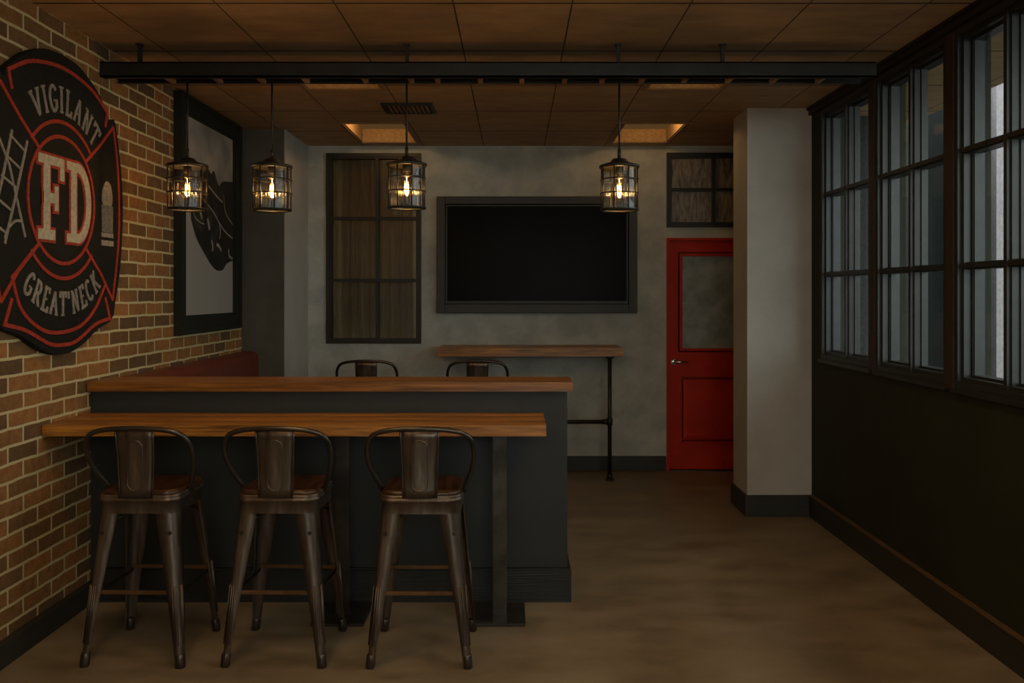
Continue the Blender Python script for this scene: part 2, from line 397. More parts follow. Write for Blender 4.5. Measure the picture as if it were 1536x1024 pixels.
def side_window():
    w = bpy.data.objects.new('window_1', None); COL.objects.link(w)
    L = wins[0][1] - wins[0][0]; h = ZT - ZS
    def ring(x0, x1, m, t, z_in=0):
        return [(x0, x1, m, m + t, m, h - m), (x0, x1, L - m - t, L - m, m, h - m), (x0, x1, m + t, L - m - t, m, m + t), (x0, x1, m + t, L - m - t, h - m - t, h - m)]
    lst = ring(-.006, .05, 0, .028) + ring(.012, .07, .028, .02) + ring(.045, .10, .048, .012)
    for k in (1, 2):                                  # rails
        z = .03 + (h - .06) * k / 3
        lst += [(.018, .085, .03, L - .03, z - .016, z + .016), (.004, .018, .03, L - .03, z - .009, z + .009)]
    lst += [(.018, .085, L / 2 - .022, L / 2 + .022, .03, h - .03), (.002, .018, L / 2 - .012, L / 2 + .012, .03, h - .03)]
    # glazing beads round every light
    for i in range(2):
        y0 = .06 if i == 0 else L / 2 + .022; y1 = L / 2 - .022 if i == 0 else L - .06
        lst += [(.05, .078, y1 - .008, y1, .05, h - .05), (.05, .078, y0, y0 + .008, .05, h - .05)]
    obj('window_frame', boxes(lst), M['frame_metal'], w)
    obj('glass', bx(.060, .064, .05, L - .05, .05, h - .05), M['glass'], w)
    obj('sill', boxes([(-.022, .01, -.01, L + .01, -.022, 0), (.10, .19, 0, L, -.01, .012)]), M['frame_metal'], w)
    return w
w0 = side_window()
for i, (p, q) in enumerate(wins):
    w = w0 if i == 0 else dup(w0)
    w.name = 'window_%d' % (i + 1)
    w.location = (XR, p, ZS)
    struct(w, None, 'window')
for i, l in enumerate(['black six-light steel window farthest along the right wall, next to the pillar',
                       'black six-light steel window, the middle one of the right wall',
                       'black six-light steel window nearest the viewer on the right wall', None, None, None]):
    if l: bpy.data.objects['window_%d' % (i + 1)]['label'] = l

# added window behind the viewer, unseen, to throw daylight forward
w = bpy.data.objects.new('window_9', None); COL.objects.link(w); w.location = (-.6, Y0, .85)
obj('window_frame', boxes([(0, .04, -.10, .01, 0, 1.75), (2.46, 2.5, -.10, .01, 0, 1.75), (.04, 2.46, -.10, .01, 0, .04), (.04, 2.46, -.10, .01, 1.71, 1.75), (1.235, 1.265, -.08, 0, .04, 1.71), (.04, 2.46, -.08, 0, .86, .89)]), M['frame_metal'], w)
obj('glass', bx(.04, 2.46, -.05, -.045, .04, 1.71), M['glass'], w)
struct(w, None, 'window')
# outside: neighbour building seen through the panes
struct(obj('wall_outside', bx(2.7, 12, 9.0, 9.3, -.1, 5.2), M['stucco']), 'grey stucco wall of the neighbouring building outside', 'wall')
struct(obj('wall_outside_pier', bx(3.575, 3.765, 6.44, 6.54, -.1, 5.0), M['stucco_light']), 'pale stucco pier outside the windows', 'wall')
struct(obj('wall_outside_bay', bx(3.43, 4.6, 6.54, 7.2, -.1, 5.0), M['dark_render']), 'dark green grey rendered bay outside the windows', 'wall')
struct(obj('floor_outside', bx(-8, 14, Y0 - 8, 9.3, -.3, -.13), M['pavement']), 'pavement outside the windows', 'floor')

# baseboards
def bb(name, lst, label): struct(obj(name, boxes(lst), M['base'], bevel=.004), label, 'baseboard')
bb('baseboard_left', [(XL, XL + .035, Y0, YA, 0, .10)], 'dark baseboard along the brick wall')
bb('baseboard_back', [(XA, 1.275, YB - .02, YB, 0, .125)], 'dark baseboard along the back wall')
bb('baseboard_right', [(XR - .025, XR, Y0, YP0 - .02, 0, .142)], 'dark baseboard along the window wall')
bb('baseboard_pillar', [(XP - .02, XR, YP0 - .02, YP0, 0, .142), (XP - .02, XP, YP0, YP1, 0, .142)], 'dark baseboard round the pillar')
bb('baseboard_alcove', [(XL, XA + .02, YA - .02, YA, 0, .125), (XA, XA + .02, YA, YB, 0, .125)], 'dark baseboard round the corner box')

struct(obj('trim_2', bx(XR - .030, XR, Y0, YP0 - .02, .142, .148), M['glint']), 'thin brown bead painted as light along the top of the window wall baseboard', 'trim')

# back window
def back_window(name, x0, x1, z0, z1, rails, mull, fr, mfrm, mglass, label):
    w = bpy.data.objects.new(name, None); COL.objects.link(w); w.location = (x0, YB, z0)
    L = x1 - x0; h = z1 - z0
    lst = [(0, fr, -.022, .07, 0, h), (L - fr, L, -.022, .07, 0, h), (fr, L - fr, -.022, .07, 0, fr), (fr, L - fr, -.022, .07, h - fr, h)]
    f2 = fr + .014
    lst += [(fr, f2, -.008, .07, fr, h - fr), (L - f2, L - fr, -.008, .07, fr, h - fr), (f2, L - f2, -.008, .07, fr, f2), (f2, L - f2, -.008, .07, h - f2, h - fr)]
    for mx in mull: lst += [(mx - .013, mx + .013, -.014, .06, f2, h - f2)]
    for z in rails: lst += [(f2, L - f2, -.012, .06, z - .013, z + .013), (f2, L - f2, -.018, .0, z - .004, z + .004)]
    obj('window_frame', boxes(lst), mfrm, w)
    obj('glass', bx(f2, L - f2, .025, .03, f2, h - f2), mglass, w)
    return struct(w, label, 'window')
back_window('window_7', -1.6, -.797, 1.076, 2.686, [.535, 1.06], [.43], .03, M['brown_frame'], M['old_glass'], 'tall six-light brown framed window in the back wall')
back_window('window_8', 1.28, 2.08, 2.06, 2.69, [.32], [.40], .03, M['black_metal'], M['dirty_glass'], 'small four-light black framed window above the red door')
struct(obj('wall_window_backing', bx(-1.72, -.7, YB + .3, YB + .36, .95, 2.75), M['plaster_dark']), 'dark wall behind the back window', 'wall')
bm = bmesh.new(); rows = []
n = 120
for k in range(n + 1):
    x = -1.66 + .92 * k / n
    y = YB + .215 + .016 * math.sin(k * .55) + .010 * math.sin(k * .23 + 1)
    rows.append([(x, y, 1.0), (x, y, 2.72), (x, y + .004, 2.72), (x, y + .004, 1.0)])
loft(bm, rows)
tag(obj('curtain', bm, M['curtain']), 'brown pleated curtain hanging behind the panes of the tall back window', 'curtain')

# door
d = bpy.data.objects.new('door_1', None); COL.objects.link(d); d.location = (1.28, YB, 0)
dw, dh = .8, 1.97
obj('door_frame', boxes([(0, .022, -.018, .09, 0, dh), (dw - .022, dw, -.018, .09, 0, dh), (.022, dw - .022, -.018, .09, dh - .022, dh)]), M['red'], d)
gx0, gx1, gz0, gz1 = .128, dw - .128, 1.032, 1.822
px0, px1, pz0, pz1 = .128, dw - .128, .245, .79
t = .018
bm = bmesh.new()
for a, b, c, e in cells(.024, dw - .024, .012, dh - .024, [(gx0 - t - .010, gx1 + t + .010, gz0 - t - .010, gz1 + t + .010), (px0, px1, pz0, pz1)]):
    add_box(bm, a, b, .005, .05, c, e)
obj('door_leaf', bm, M['red'], d)
bm = bmesh.new()
rings = []
for m, y in ((0, .005), (.001, .058), (.017, .058), (.018, .012), (.050, .006), (.0505, .05)):
    rings.append([(px0 + m, y, pz0 + m), (px1 - m, y, pz0 + m), (px1 - m, y, pz1 - m), (px0 + m, y, pz1 - m)])
loft(bm, rings, caps=False, smooth=False)
add_box(bm, px0 + .045, px1 - .045, .0065, .045, pz0 + .045, pz1 - .045)
add_box(bm, px0 - .012, px1 + .012, -.014, .006, pz1 + .001, pz1 + .013, bevel=.002)
add_box(bm, px0 - .012, px1 + .012, -.014, .006, pz0 - .013, pz0 - .001, bevel=.002)
obj('door_panel', bm, M['red'], d)
t = .018
obj('glazing_bead', boxes([(gx0 - t, gx1 + t, -.014, .045, gz0 - t, gz0 + .004), (gx0 - t, gx1 + t, -.014, .045, gz1 - .006, gz1 + t), (gx0 - t, gx0 + .006, -.014, .045, gz0, gz1), (gx1 - .006, gx1 + t, -.014, .045, gz0, gz1)], bevel=.003), M['red'], d)
tag(obj('door_glass', bx(gx0, gx1, .018, .026, gz0, gz1), M['frost'], d), 'pebbled frosted glass', None)
bm = bmesh.new()
add_tube(bm, [(.062, .004, .92), (.062, -.010, .92)], .026, 16)
add_tube(bm, [(.062, -.010, .92), (.062, -.05, .92), (.075, -.062, .922), (.12, -.062, .924), (.175, -.058, .920)], [.012, .011, .011, .010, .006], 12)
tag(obj('door_handle', bm, M['chrome'], d), 'chrome lever handle', None)
obj('threshold', bx(.02, dw - .02, -.03, .05, 0, .01), M['gun_dark'], d)
struct(d, 'red door with frosted glass pane and chrome lever handle', 'door')
struct(obj('wall_door_backing', bx(1.1, 2.3, YB + .17, YB + .2, 0, 2.75), M['plaster_dark']), 'dark wall behind the door', 'wall')

# coffers
def coffer():
    t = thing('ceiling_coffer', '', 'ceiling light', (0, 0, H), 0, 'lit square recesses in the ceiling')
    w = .012
    obj('lining', boxes([(0, w, 0, CL, 0, CH), (CW - w, CW, 0, CL, 0, CH), (w, CW - w, 0, w, 0, CH), (w, CW - w, CL - w, CL, 0, CH)]), M['coffer'], t)
    obj('diffuser', bx(w, CW - w, w, CL - w, CH - .012, CH), M['diffuser'], t)
    e = .028
    obj('rim', boxes([(-e, 0, -e, CL + e, -.006, 0), (CW, CW + e, -e, CL + e, -.006, 0), (0, CW, -e, 0, -.006, 0), (0, CW, CL, CL + e, -.006, 0)]), M['rung'], t)
    return t
c0 = coffer()
cl = ['warmly lit ceiling recess above the tall back window, left of the vent', 'warmly lit ceiling recess near the back wall, towards the red door',
      'dim ceiling recess just behind the black track on its left half', 'dim ceiling recess just behind the black track on its right half']
for i, (x, y) in enumerate(coffers):
    c = c0 if i == 0 else dup(c0)
    c.location = (x, y, H); c.scale = (1, coffer_len[y], 1)
    c['label'] = cl[i] if i < 4 else ('added warm ceiling recess above the viewer, unseen, for overhead fill')

# vent
v = thing('ceiling_vent', 'small rectangular slatted air vent in the ceiling behind the third lamp', 'vent', (-.885, 5.68, H))
obj('vent_frame', boxes([(0, .34, 0, .022, -.014, 0), (0, .34, .278, .30, -.014, 0), (0, .022, .022, .278, -.014, 0), (.318, .34, .022, .278, -.014, 0)]), M['black_metal'], v)
obj('backing', bx(.022, .318, .022, .278, -.003, 0), M['base'], v)
bm = bmesh.new()
for k in range(9):
    x = .045 + k * .031
    vs = add_box(bm, x - .010, x + .010, .022, .278, -.0095, -.0075)
    bmesh.ops.rotate(bm, verts=vs, cent=(x, .15, -.0085), matrix=Matrix.Rotation(.35, 3, 'Y'))
obj('slats', bm, M['rung'], v)

# ------------------------------------------------------------------ hanging track
tr = thing('ceiling_track', 'long black ladder-like steel track hung under the ceiling, carrying the four lamps', 'track', (0, 4.33, 2.583))
obj('front_rail', boxes([(-2.075, 1.805, 0, .018, 0, .074), (-2.075, 1.805, 0, .045, .068, .074), (-2.075, 1.805, 0, .045, 0, .006)]), M['black_metal'], tr)
obj('back_rail', boxes([(-2.07, 1.80, .185, .205, .012, .074)]), M['black_metal'], tr)
obj('cover', bx(-2.07, 1.80, .045, .185, .05, .056), M['cover'], tr)
bm = bmesh.new()
for px in (250, 322, 388, 455, 545, 615, 655, 720, 783, 848, 905, 965, 1030, 1097, 1165, 1235):
    x = (px - 773) / 294
    rg = bx(x - .012, x + .012, .045, .185, .010, .030)
    obj('rung', rg, M['rung'], tr)
bm.free()
for px in (208, 610, 928, 1085):
    x = (px - 773) / 300
    obj('hanger_rod', boxes([(x - .009, x + .009, .010, .028, .074, .167), (x - .016, x + .016, .003, .035, .160, .167)]), M['black_metal'], tr)

# ------------------------------------------------------------------ pendant lamps
def lamp_point(name, loc, power, col, radius):
    l = bpy.data.lights.new(name, 'POINT'); l.energy = power; l.color = col; l.shadow_soft_size = radius
    o = bpy.data.objects.new(name, l); COL.objects.link(o); o.location = loc; return o
def lamp():
    t = thing('pendant_lamp', '', 'lamp', (0, 0, 0), 0, 'caged pendant lamps on the track')
    R = .091
    bm = bmesh.new(); add_tube(bm, [(0, 0, .265), (0, 0, .66)], .0055, 8); add_tube(bm, [(0, 0, .265), (0, 0, .31)], .009, 8)
    obj('cord', bm, M['black_metal'], t)
    bm = bmesh.new()
    lathe(bm, [(.002, .262), (.030, .262), (.040, .256), (.044, .246), (.062, .240), (R + .010, .228), (R + .013, .222), (R + .010, .214), (R - .004, .213), (.002, .236)], seg=32)
    obj('cap', bm, M['black_metal'], t)
    bm = bmesh.new()
    for z in (.155, .085):
        add_tube(bm, circle(R + .003, z, 32), .0036, 8, closed=True)
    rings = [circle(R + .008, .006, 32), circle(R + .008, -.004, 32), circle(R - .007, -.006, 32), circle(R - .007, .005, 32), circle(R + .008, .006, 32)]
    loft(bm, rings, caps=False)
    for k in range(8):
        a = 2 * PI * (k + .5) / 8
        add_tube(bm, [((R + .003) * math.cos(a), (R + .003) * math.sin(a), 0), ((R + .003) * math.cos(a), (R + .003) * math.sin(a), .218)], .0036, 8)
        for z in (.155, .085):
            add_tube(bm, [((R + .001) * math.cos(a), (R + .001) * math.sin(a), z), ((R + .010) * math.cos(a), (R + .010) * math.sin(a), z)], .005, 6)
    obj('cage', bm, M['black_metal'], t)
    bm = bmesh.new()
    rings = []
    for z in (.002, .212):
        rings.append([((R - .008 + .0012 * (k % 2)) * math.cos(2 * PI * k / 72), (R - .008 + .0012 * (k % 2)) * math.sin(2 * PI * k / 72), z) for k in range(72)])
    loft(bm, rings, caps=False)
    obj('glass_shade', bm, M['lamp_glass'], t)
    bm = bmesh.new(); lathe(bm, [(.001, .236), (.020, .236), (.021, .185), (.017, .183), (.001, .183)], seg=20)
    obj('socket', bm, M['black_metal'], t)
    bm = bmesh.new(); lathe(bm, [(.012, .184), (.0135, .170), (.012, .166), (.0135, .162), (.012, .158), (.001, .158)], seg=16)
    obj('screw_base', bm, M['brass'], t)
    bm = bmesh.new(); lathe(bm, [(.013, .160), (.018, .145), (.029, .122), (.032, .100), (.030, .080), (.020, .060), (.006, .050), (.0005, .049)], seg=24)
    b = obj('bulb', bm, M['bulb_glass'], t)
    bm = bmesh.new()
    P = []
    for k in range(7):
        a = PI * k / 3.5; x, y = .010 * math.cos(a), .010 * math.sin(a)
        P += [(x, y, .125 if k % 2 else .082)]
    add_tube(bm, P, .0026, 6)
    add_tube(bm, [(0, 0, .158), (0, 0, .118)], .0018, 6)
    obj('filament', bm, M['filament'], b)
    return t
ll = ['leftmost caged pendant lamp, in front of the framed picture on the brick wall', 'caged pendant lamp second from the left, in front of the grey corner',
      'caged pendant lamp in front of the tall back window', 'caged pendant lamp at the right end, above the corner of the television']
l0 = lamp()
for i, (px, pyb) in enumerate(((281, 316), (408, 317), (610, 314), (929, 317))):
    l = l0 if i == 0 else dup(l0)
    z = 1.5 - (pyb - 2 - 440) / 293.5
    l.location = ((px - 773) / 293.5, 4.43, z); l['label'] = ll[i]
    lamp_point('bulb_light', ((px - 773) / 293.5, 4.43, z + .10), 5.0, (1, .60, .22), .012)
    # the cord reaches the underside of the track cover
    l.scale = (1, 1, 1)

# ------------------------------------------------------------------ sign on the brick wall
SY, SZ = 3.92, 1.92
sg = thing('wall_sign', 'large black fire department cross sign reading VIGILANT FD GREAT NECK on the brick wall', 'sign', (XL, SY, SZ))
STEP = [0]
def flat(bm, pts, x0, x1):
    STEP[0] = (STEP[0] + 1) % 9; x1 += STEP[0] * .00009
    """prism of the (u, v) outline between depths x0 and x1 off the wall"""
    a = [bm.verts.new((x0, p[0], p[1])) for p in pts]; b = [bm.verts.new((x1, p[0], p[1])) for p in pts]
    n = len(pts)
    bm.faces.new(a); bm.faces.new(b)
    for i in range(n): bm.faces.new((a[i], a[(i + 1) % n], b[(i + 1) % n], b[i]))
def ribbon(bm, pts, w, x0, x1, closed=False):
    STEP[0] = (STEP[0] + 1) % 9; x1 += STEP[0] * .00009
    P = [Vector((p[0], p[1])) for p in pts]; n = len(P); L, R = [], []
    for i in range(n):
        if closed: a, b = P[i - 1], P[(i + 1) % n]
        else: a, b = P[max(i - 1, 0)], P[min(i + 1, n - 1)]
        d1 = (P[i] - a) if (P[i] - a).length > 1e-6 else (b - P[i]); d2 = (b - P[i]) if (b - P[i]).length > 1e-6 else d1
        d1.normalize(); d2.normalize()
        t = (d1 + d2)
        if t.length < 1e-4: t = d2.copy()
        t.normalize(); nrm = Vector((-t.y, t.x))
        k = 1 / max(.45, nrm.dot(Vector((-d2.y, d2.x))))
        L.append(P[i] + nrm * w / 2 * k); R.append(P[i] - nrm * w / 2 * k)
    rng = range(n) if closed else range(n - 1)
    va = [bm.verts.new((x1, p.x, p.y)) for p in L]; vb = [bm.verts.new((x1, p.x, p.y)) for p in R]
    vc = [bm.verts.new((x0, p.x, p.y)) for p in L]; vd = [bm.verts.new((x0, p.x, p.y)) for p in R]
    for i in rng:
        j = (i + 1) % n
        bm.faces.new((va[i], va[j], vb[j], vb[i])); bm.faces.new((vc[i], vc[j], va[j], va[i])); bm.faces.new((vb[i], vb[j], vd[j], vd[i]))
    if not closed:
        bm.faces.new((va[0], vb[0], vd[0], vc[0])); bm.faces.new((va[-1], vc[-1], vd[-1], vb[-1]))
def sm(P, k=5): return [(p.x, p.y) for p in catmull([(a, b, 0) for a, b in P], k)]
half = sm([(0, .66), (.15, .645), (.30, .585), (.425, .50)], 4) + [(.443, .475)] + [(.445, .455), (.47, .462), (.505, .468)] + \
    sm([(.525, .43), (.575, .25), (.60, .05), (.595, -.12), (.565, -.32), (.515, -.47)], 4) + [(.50, -.53)] + \
    sm([(.455, -.565), (.32, -.60), (.20, -.655), (.08, -.69), (0, -.695)], 4)
outl = half + [(-a, b) for a, b in reversed(half[1:-1])]
bm = bmesh.new(); flat(bm, outl, .002, .034)
tag(obj('sign_board', bm, M['black_paint'], sg, bevel=.004), 'black cross-shaped board', None)
F0, F1 = .0335, .0375
def arc(r, a0, a1, n=40): return [(r * math.cos(math.radians(a0 + (a1 - a0) * k / n)), r * math.sin(math.radians(a0 + (a1 - a0) * k / n))) for k in range(n + 1)]
bm = bmesh.new()
W = .0165
ribbon(bm, arc(.285, 0, 360, 72)[:-1], W, F0, F1, closed=True)
ribbon(bm, arc(.352, 42, 138), W, F0, F1); ribbon(bm, arc(.352, -42, -138), W, F0, F1)
for s in (1, -1):
    ribbon(bm, [(s * .20, .205), (s * .34, .305), (s * .485, .425)], W, F0, F1)
    ribbon(bm, [(s * x, y) for x, y in sm([(.485, .425), (.53, .25), (.55, .03), (.54, -.18), (.478, -.455)])], W * .9, F0, F1)
    ribbon(bm, [(s * .478, -.455), (s * .36, -.33), (s * .20, -.205)], W, F0, F1)
ta = sm([(-.425, .485), (-.25, .565), (0, .598), (.25, .565), (.425, .485)])
ribbon(bm, [(-.40, .41)] + ta + [(.40, .41)], W, F0, F1)
ribbon(bm, [(-.20, -.205), (-.40, -.355)] + sm([(-.40, -.355), (-.33, -.49), (-.18, -.575), (-.02, -.595), (.16, -.57), (.30, -.49), (.405, -.37)])[1:], W, F0, F1)
ribbon(bm, [(-.40, -.44), (-.45, -.545)] + sm([(-.45, -.545), (-.30, -.575), (-.12, -.64), (0, -.652), (.12, -.64), (.30, -.57), (.45, -.545)])[1:] + [(.40, -.44)], W, F0, F1)
tag(obj('red_outline', bm, M['sign_red'], sg), 'red outlines of the cross and its inner circle', None)

# lettering: letters as strokes in a box 0..w x 0..1
def A_(cx, cy, r, a0, a1, n=10, ry=None):
    ry = ry or r
    return [(cx + r * math.cos(math.radians(a0 + (a1 - a0) * k / n)), cy + ry * math.sin(math.radians(a0 + (a1 - a0) * k / n))) for k in range(n + 1)]
LET = {
    'V': (.66, [[(0.05, 1), (.33, 0)], [(.33, 0), (.61, 1)], [(-.06, 1), (.2, 1)], [(.46, 1), (.72, 1)]]),
    'I': (.30, [[(.15, 0), (.15, 1)], [(0, 0), (.3, 0)], [(0, 1), (.3, 1)]]),
    'G': (.62, [A_(.33, .5, .29, 40, 330, 16, .5), [(.34, .42), (.66, .42)], [(.58, .42), (.58, .12)]]),
    'L': (.54, [[(.14, 0), (.14, 1)], [(0, 1), (.28, 1)], [(0, 0), (.52, 0), (.54, .22)]]),
    'A': (.68, [[(.06, 0), (.34, 1)], [(.34, 1), (.62, 0)], [(.16, .36), (.52, .36)], [(-.06, 0), (.18, 0)], [(.5, 0), (.74, 0)]]),
    'N': (.68, [[(.12, 0), (.12, 1)], [(.12, 1), (.58, 0)], [(.58, 0), (.58, 1)], [(0, 0), (.24, 0)], [(-.02, 1), (.14, 1)], [(.46, 1), (.70, 1)]]),
    'T': (.62, [[(.31, 0), (.31, 1)], [(0, .78), (0, 1), (.62, 1), (.62, .78)], [(.18, 0), (.44, 0)]]),
    'R': (.64, [[(.14, 0), (.14, 1)], [(0, 1), (.32, 1)] + A_(.32, .74, .22, 90, -90, 8, .26)[1:] + [(.14, .48)], [(.32, .48), (.62, 0)], [(0, 0), (.28, 0)], [(.54, 0), (.70, 0)]]),
    'E': (.56, [[(.14, 0), (.14, 1)], [(0, 1), (.52, 1), (.54, .80)], [(0, 0), (.54, 0), (.57, .22)], [(.14, .52), (.42, .52)]]),
    'C': (.58, [A_(.33, .5, .29, 45, 315, 16, .5)]),
    'K': (.66, [[(.14, 0), (.14, 1)], [(.14, .40), (.56, 1)], [(.28, .58), (.60, 0)], [(0, 0), (.28, 0)], [(0, 1), (.28, 1)], [(.46, 1), (.68, 1)], [(.50, 0), (.72, 0)]]),
    "'": (.16, [[(.08, .72), (.08, 1.05)]]),
}
def word(bm, text, r, a0, a1, h, below=False, wd=.012):
    tot = sum(LET[c][0] for c in text) + .26 * (len(text) - 1)
    pos = 0
    for c in text:
        w, st = LET[c]
        sx = (abs(a1 - a0) * PI / 180 * r) / tot
        for s in st:
            pts = []
            # resample so that strokes bend with the arc
            for (xa, ya), (xb, yb) in zip(s[:-1], s[1:]):
                for k in range(2): pts.append((xa + (xb - xa) * k / 2, ya + (yb - ya) * k / 2))
            pts.append(s[-1])
            Q = []
            for x, y in pts:
                f = (pos + x) / tot; a = math.radians(a0 + (a1 - a0) * f)
                rr = r + (y - .5) * h * (-1 if below else 1)
                Q.append((rr * math.cos(a), rr * math.sin(a)))
            horiz = abs(s[0][1] - s[-1][1]) < .01 and len(s) == 2
            ribbon(bm, Q, wd * (.62 if horiz else 1), F0, F1)
        pos += w + .26
bm = bmesh.new(); word(bm, 'VIGILANT', .452, 123, 46.5, .110, wd=.0155)
tag(obj('lettering', bm, M['sign_grey'], sg), 'worn grey serif letters VIGILANT along the top arm', None)
bm = bmesh.new(); word(bm, "GREAT'NECK", .468, -129, -48, .100, below=True, wd=.0145)
tag(obj('lettering', bm, M['sign_grey'], sg), 'worn grey serif letters GREAT NECK along the bottom arm', None)
# FD
def FDstrokes(bm, wv, x0, x1, e=0.0):
    def rc(a, b, c, d): flat(bm, [(a - e, c - e), (b + e, c - e), (b + e, d + e), (a - e, d + e)], x0, x1)
    # F
    rc(-.170, -.118, -.165, .165); rc(-.210, -.078, -.185, -.140); rc(-.210, .000, .145, .185); rc(-.035, .000, .085, .185)
    rc(-.170, -.062, -.022, .022); rc(-.080, -.050, -.055, .055)
    # D
    rc(.062, .112, -.165, .165); rc(.026, .125, .145, .185); rc(.026, .125, -.185, -.145)
    P = [(.11, .165)] + A_(.12, .0, .105, 88, -88, 16, .165) + [(.11, -.165)]
    ribbon(bm, P, .045 + 2 * e, x0, x1)
bm = bmesh.new(); FDstrokes(bm, 0, F0, F1 - .0005, e=.012)
tag(obj('letter_outline', bm, M['sign_red'], sg), 'red edging behind the letters FD', None)
bm = bmesh.new(); FDstrokes(bm, 0, F0, F1 + .0025)
tag(obj('lettering', bm, M['sign_cream'], sg), 'large cream slab letters FD in the centre', None)
# beer glass
bm = bmesh.new()
foam = sm([(.375, .02), (.365, .06), (.375, .10), (.40, .135), (.425, .14), (.455, .125), (.47, .085), (.475, .05), (.465, .02)], 3)
flat(bm, foam, F0, F1)
for k in range(9): 
    u = .368 + k * .0135; ribbon(bm, [(u, .02), (u + (.42 - u) * .06, -.115)], .0048, F0, F1)
flat(bm, [(.362, -.118), (.482, -.118), (.484, -.14), (.360, -.14)], F0, F1); flat(bm, [(.360, -.155), (.484, -.155), (.486, -.182), (.358, -.182)], F0, F1)
tag(obj('beer_glass_emblem', bm, M['sign_grey'], sg), 'grey painted glass of beer', None)
# ladder and hook
bm = bmesh.new()
ra = [(-.29, .22), (-.36, .02), (-.45, -.22)]; rb = [(-.40, .245), (-.47, .03), (-.56, -.20)]
ribbon(bm, ra, .013, F0, F1); ribbon(bm, rb, .013, F0, F1)
for f in (.12, .32, .52, .72, .92):
    def P(r): 
        k = f * 2; i = min(int(k), 1); return (r[i][0] + (r[i + 1][0] - r[i][0]) * (k - i), r[i][1] + (r[i + 1][1] - r[i][1]) * (k - i))
    a, b = P(ra), P(rb); ribbon(bm, [a, (b[0], b[1] + .03)], .011, F0, F1)
ribbon(bm, [(-.52, .24), (-.42, .10), (-.305, -.185)], .012, F0, F1)
ribbon(bm, sm([(-.33, -.12), (-.38, -.125), (-.43, -.16), (-.45, -.20)]), .011, F0, F1)
tag(obj('ladder_emblem', bm, M['sign_grey'], sg), 'grey painted ladder crossed by a hook pole', None)

# ------------------------------------------------------------------ framed picture
Yp0, Yp1, Zp0, Zp1 = 5.27, 6.44, 1.245, 2.735
pc = thing('framed_picture', 'tall black framed grey photograph of a dark leathery shape on the brick wall', 'picture', (XL, 0, 0))
t = .085
def fr(m, t, x0, x1): return [(x0, x1, Yp0 + m, Yp0 + m + t, Zp0 + m, Zp1 - m), (x0, x1, Yp1 - m - t, Yp1 - m, Zp0 + m, Zp1 - m), (x0, x1, Yp0 + m + t, Yp1 - m - t, Zp0 + m, Zp0 + m + t), (x0, x1, Yp0 + m + t, Yp1 - m - t, Zp1 - m - t, Zp1 - m)]
obj('frame', boxes(fr(0, .03, .002, .05) + fr(.03, .075, .002, .038) + fr(.105, .012, .002, .028)), M['pic_frame'], pc)
obj('print', bx(.004, .018, Yp0 + .1, Yp1 - .1, Zp0 + .1, Zp1 - .1), M['print'], pc)
bm = bmesh.new()
blob = sm([(5.50, 2.10), (5.54, 2.22), (5.66, 2.26), (5.80, 2.33), (5.87, 2.31), (5.93, 2.335), (6.02, 2.25), (6.10, 2.285), (6.20, 2.30), (6.32, 2.31)], 4) + [(6.322, 2.3), (6.322, 1.74)] + \
    sm([(6.30, 1.735), (6.18, 1.71), (6.10, 1.665), (5.98, 1.66), (5.86, 1.70), (5.72, 1.78), (5.60, 1.86), (5.51, 1.97)], 4)
flat(bm, blob, .0175, .0195)
obj('dark_shape', bm, M['ink'], pc)
bm = bmesh.new()
for P, w in (([(5.70, 2.13), (5.90, 2.06), (6.05, 1.98), (6.18, 1.93), (6.315, 1.90)], .010), ([(5.54, 2.09), (5.56, 2.0), (5.66, 1.965), (5.74, 1.96)], .010),
             ([(5.82, 2.22), (5.98, 2.17), (6.1, 2.14)], .014), ([(6.12, 2.2), (6.16, 2.08), (6.315, 2.0)], .009), ([(5.88, 1.86), (5.90, 1.82), (5.89, 1.79)], .02),
             ([(5.98, 1.84), (6.03, 1.825), (6.07, 1.80)], .025), ([(6.04, 1.99), (6.05, 1.92), (6.04, 1.88)], .012), ([(6.23, 1.82), (6.24, 1.77), (6.31, 1.755)], .020),
             ([(5.60, 2.20), (5.60, 2.26)], .006), ([(5.66, 2.04), (5.70, 1.99)], .03), ([(5.80, 2.00), (5.84, 1.93)], .03)):
    ribbon(bm, sm(P, 4), w, .0190, .0202)
obj('highlight', bm, M['ink_light'], pc)

# ------------------------------------------------------------------ booth bench
b = thing('booth_bench', 'dark red upholstered booth bench along the brick wall behind the bar', 'bench', (XL, 4.5, 0))
def prof(x1, z1, r, x0=.004, z0=.40):
    P = [(x0, z0), (x1, z0)] + [(x1 - r + r * math.cos(a), z1 - r + r * math.sin(a)) for a in [PI / 2 * k / 8 for k in range(9)]] + [(x0, z1)]
    return P
bm = bmesh.new(); loft(bm, [[(x, y, z) for x, z in prof(.128, 1.062, .055)] for y in (0, 2.09)], smooth=False)
obj('backrest', bm, M['red_vinyl'], b, bevel=.006)
obj('seat_cushion', bx(.13, .58, 0, 2.09, .40, .48, bevel=.02), M['red_vinyl'], b)
obj('plinth', bx(.04, .54, .01, 2.08, 0, .40), M['counter'], b)

# ------------------------------------------------------------------ bar counter
cy = 4.24
bc = thing('bar_counter', 'charcoal panelled bar wall with dark timber top, behind the plank table', 'bar counter', (0, cy, 0))
obj('panel', boxes([(XL + .003, .254, 0, .22, .005, 1.024)]), M['counter'], bc)
obj('base_trim', boxes([(XL + .04, .272, -.028, 0, 0, .155), (.254, .272, 0, .24, 0, .155), (XL + .04, .265, -.02, 0, .155, .162)]), M['counter_base'], bc)
bm = bmesh.new(); add_box(bm, XL + .004, .280, -.045, .235, 1.024, 1.071, bevel=.004)
obj('countertop', bm, M['wood_dark'], bc)

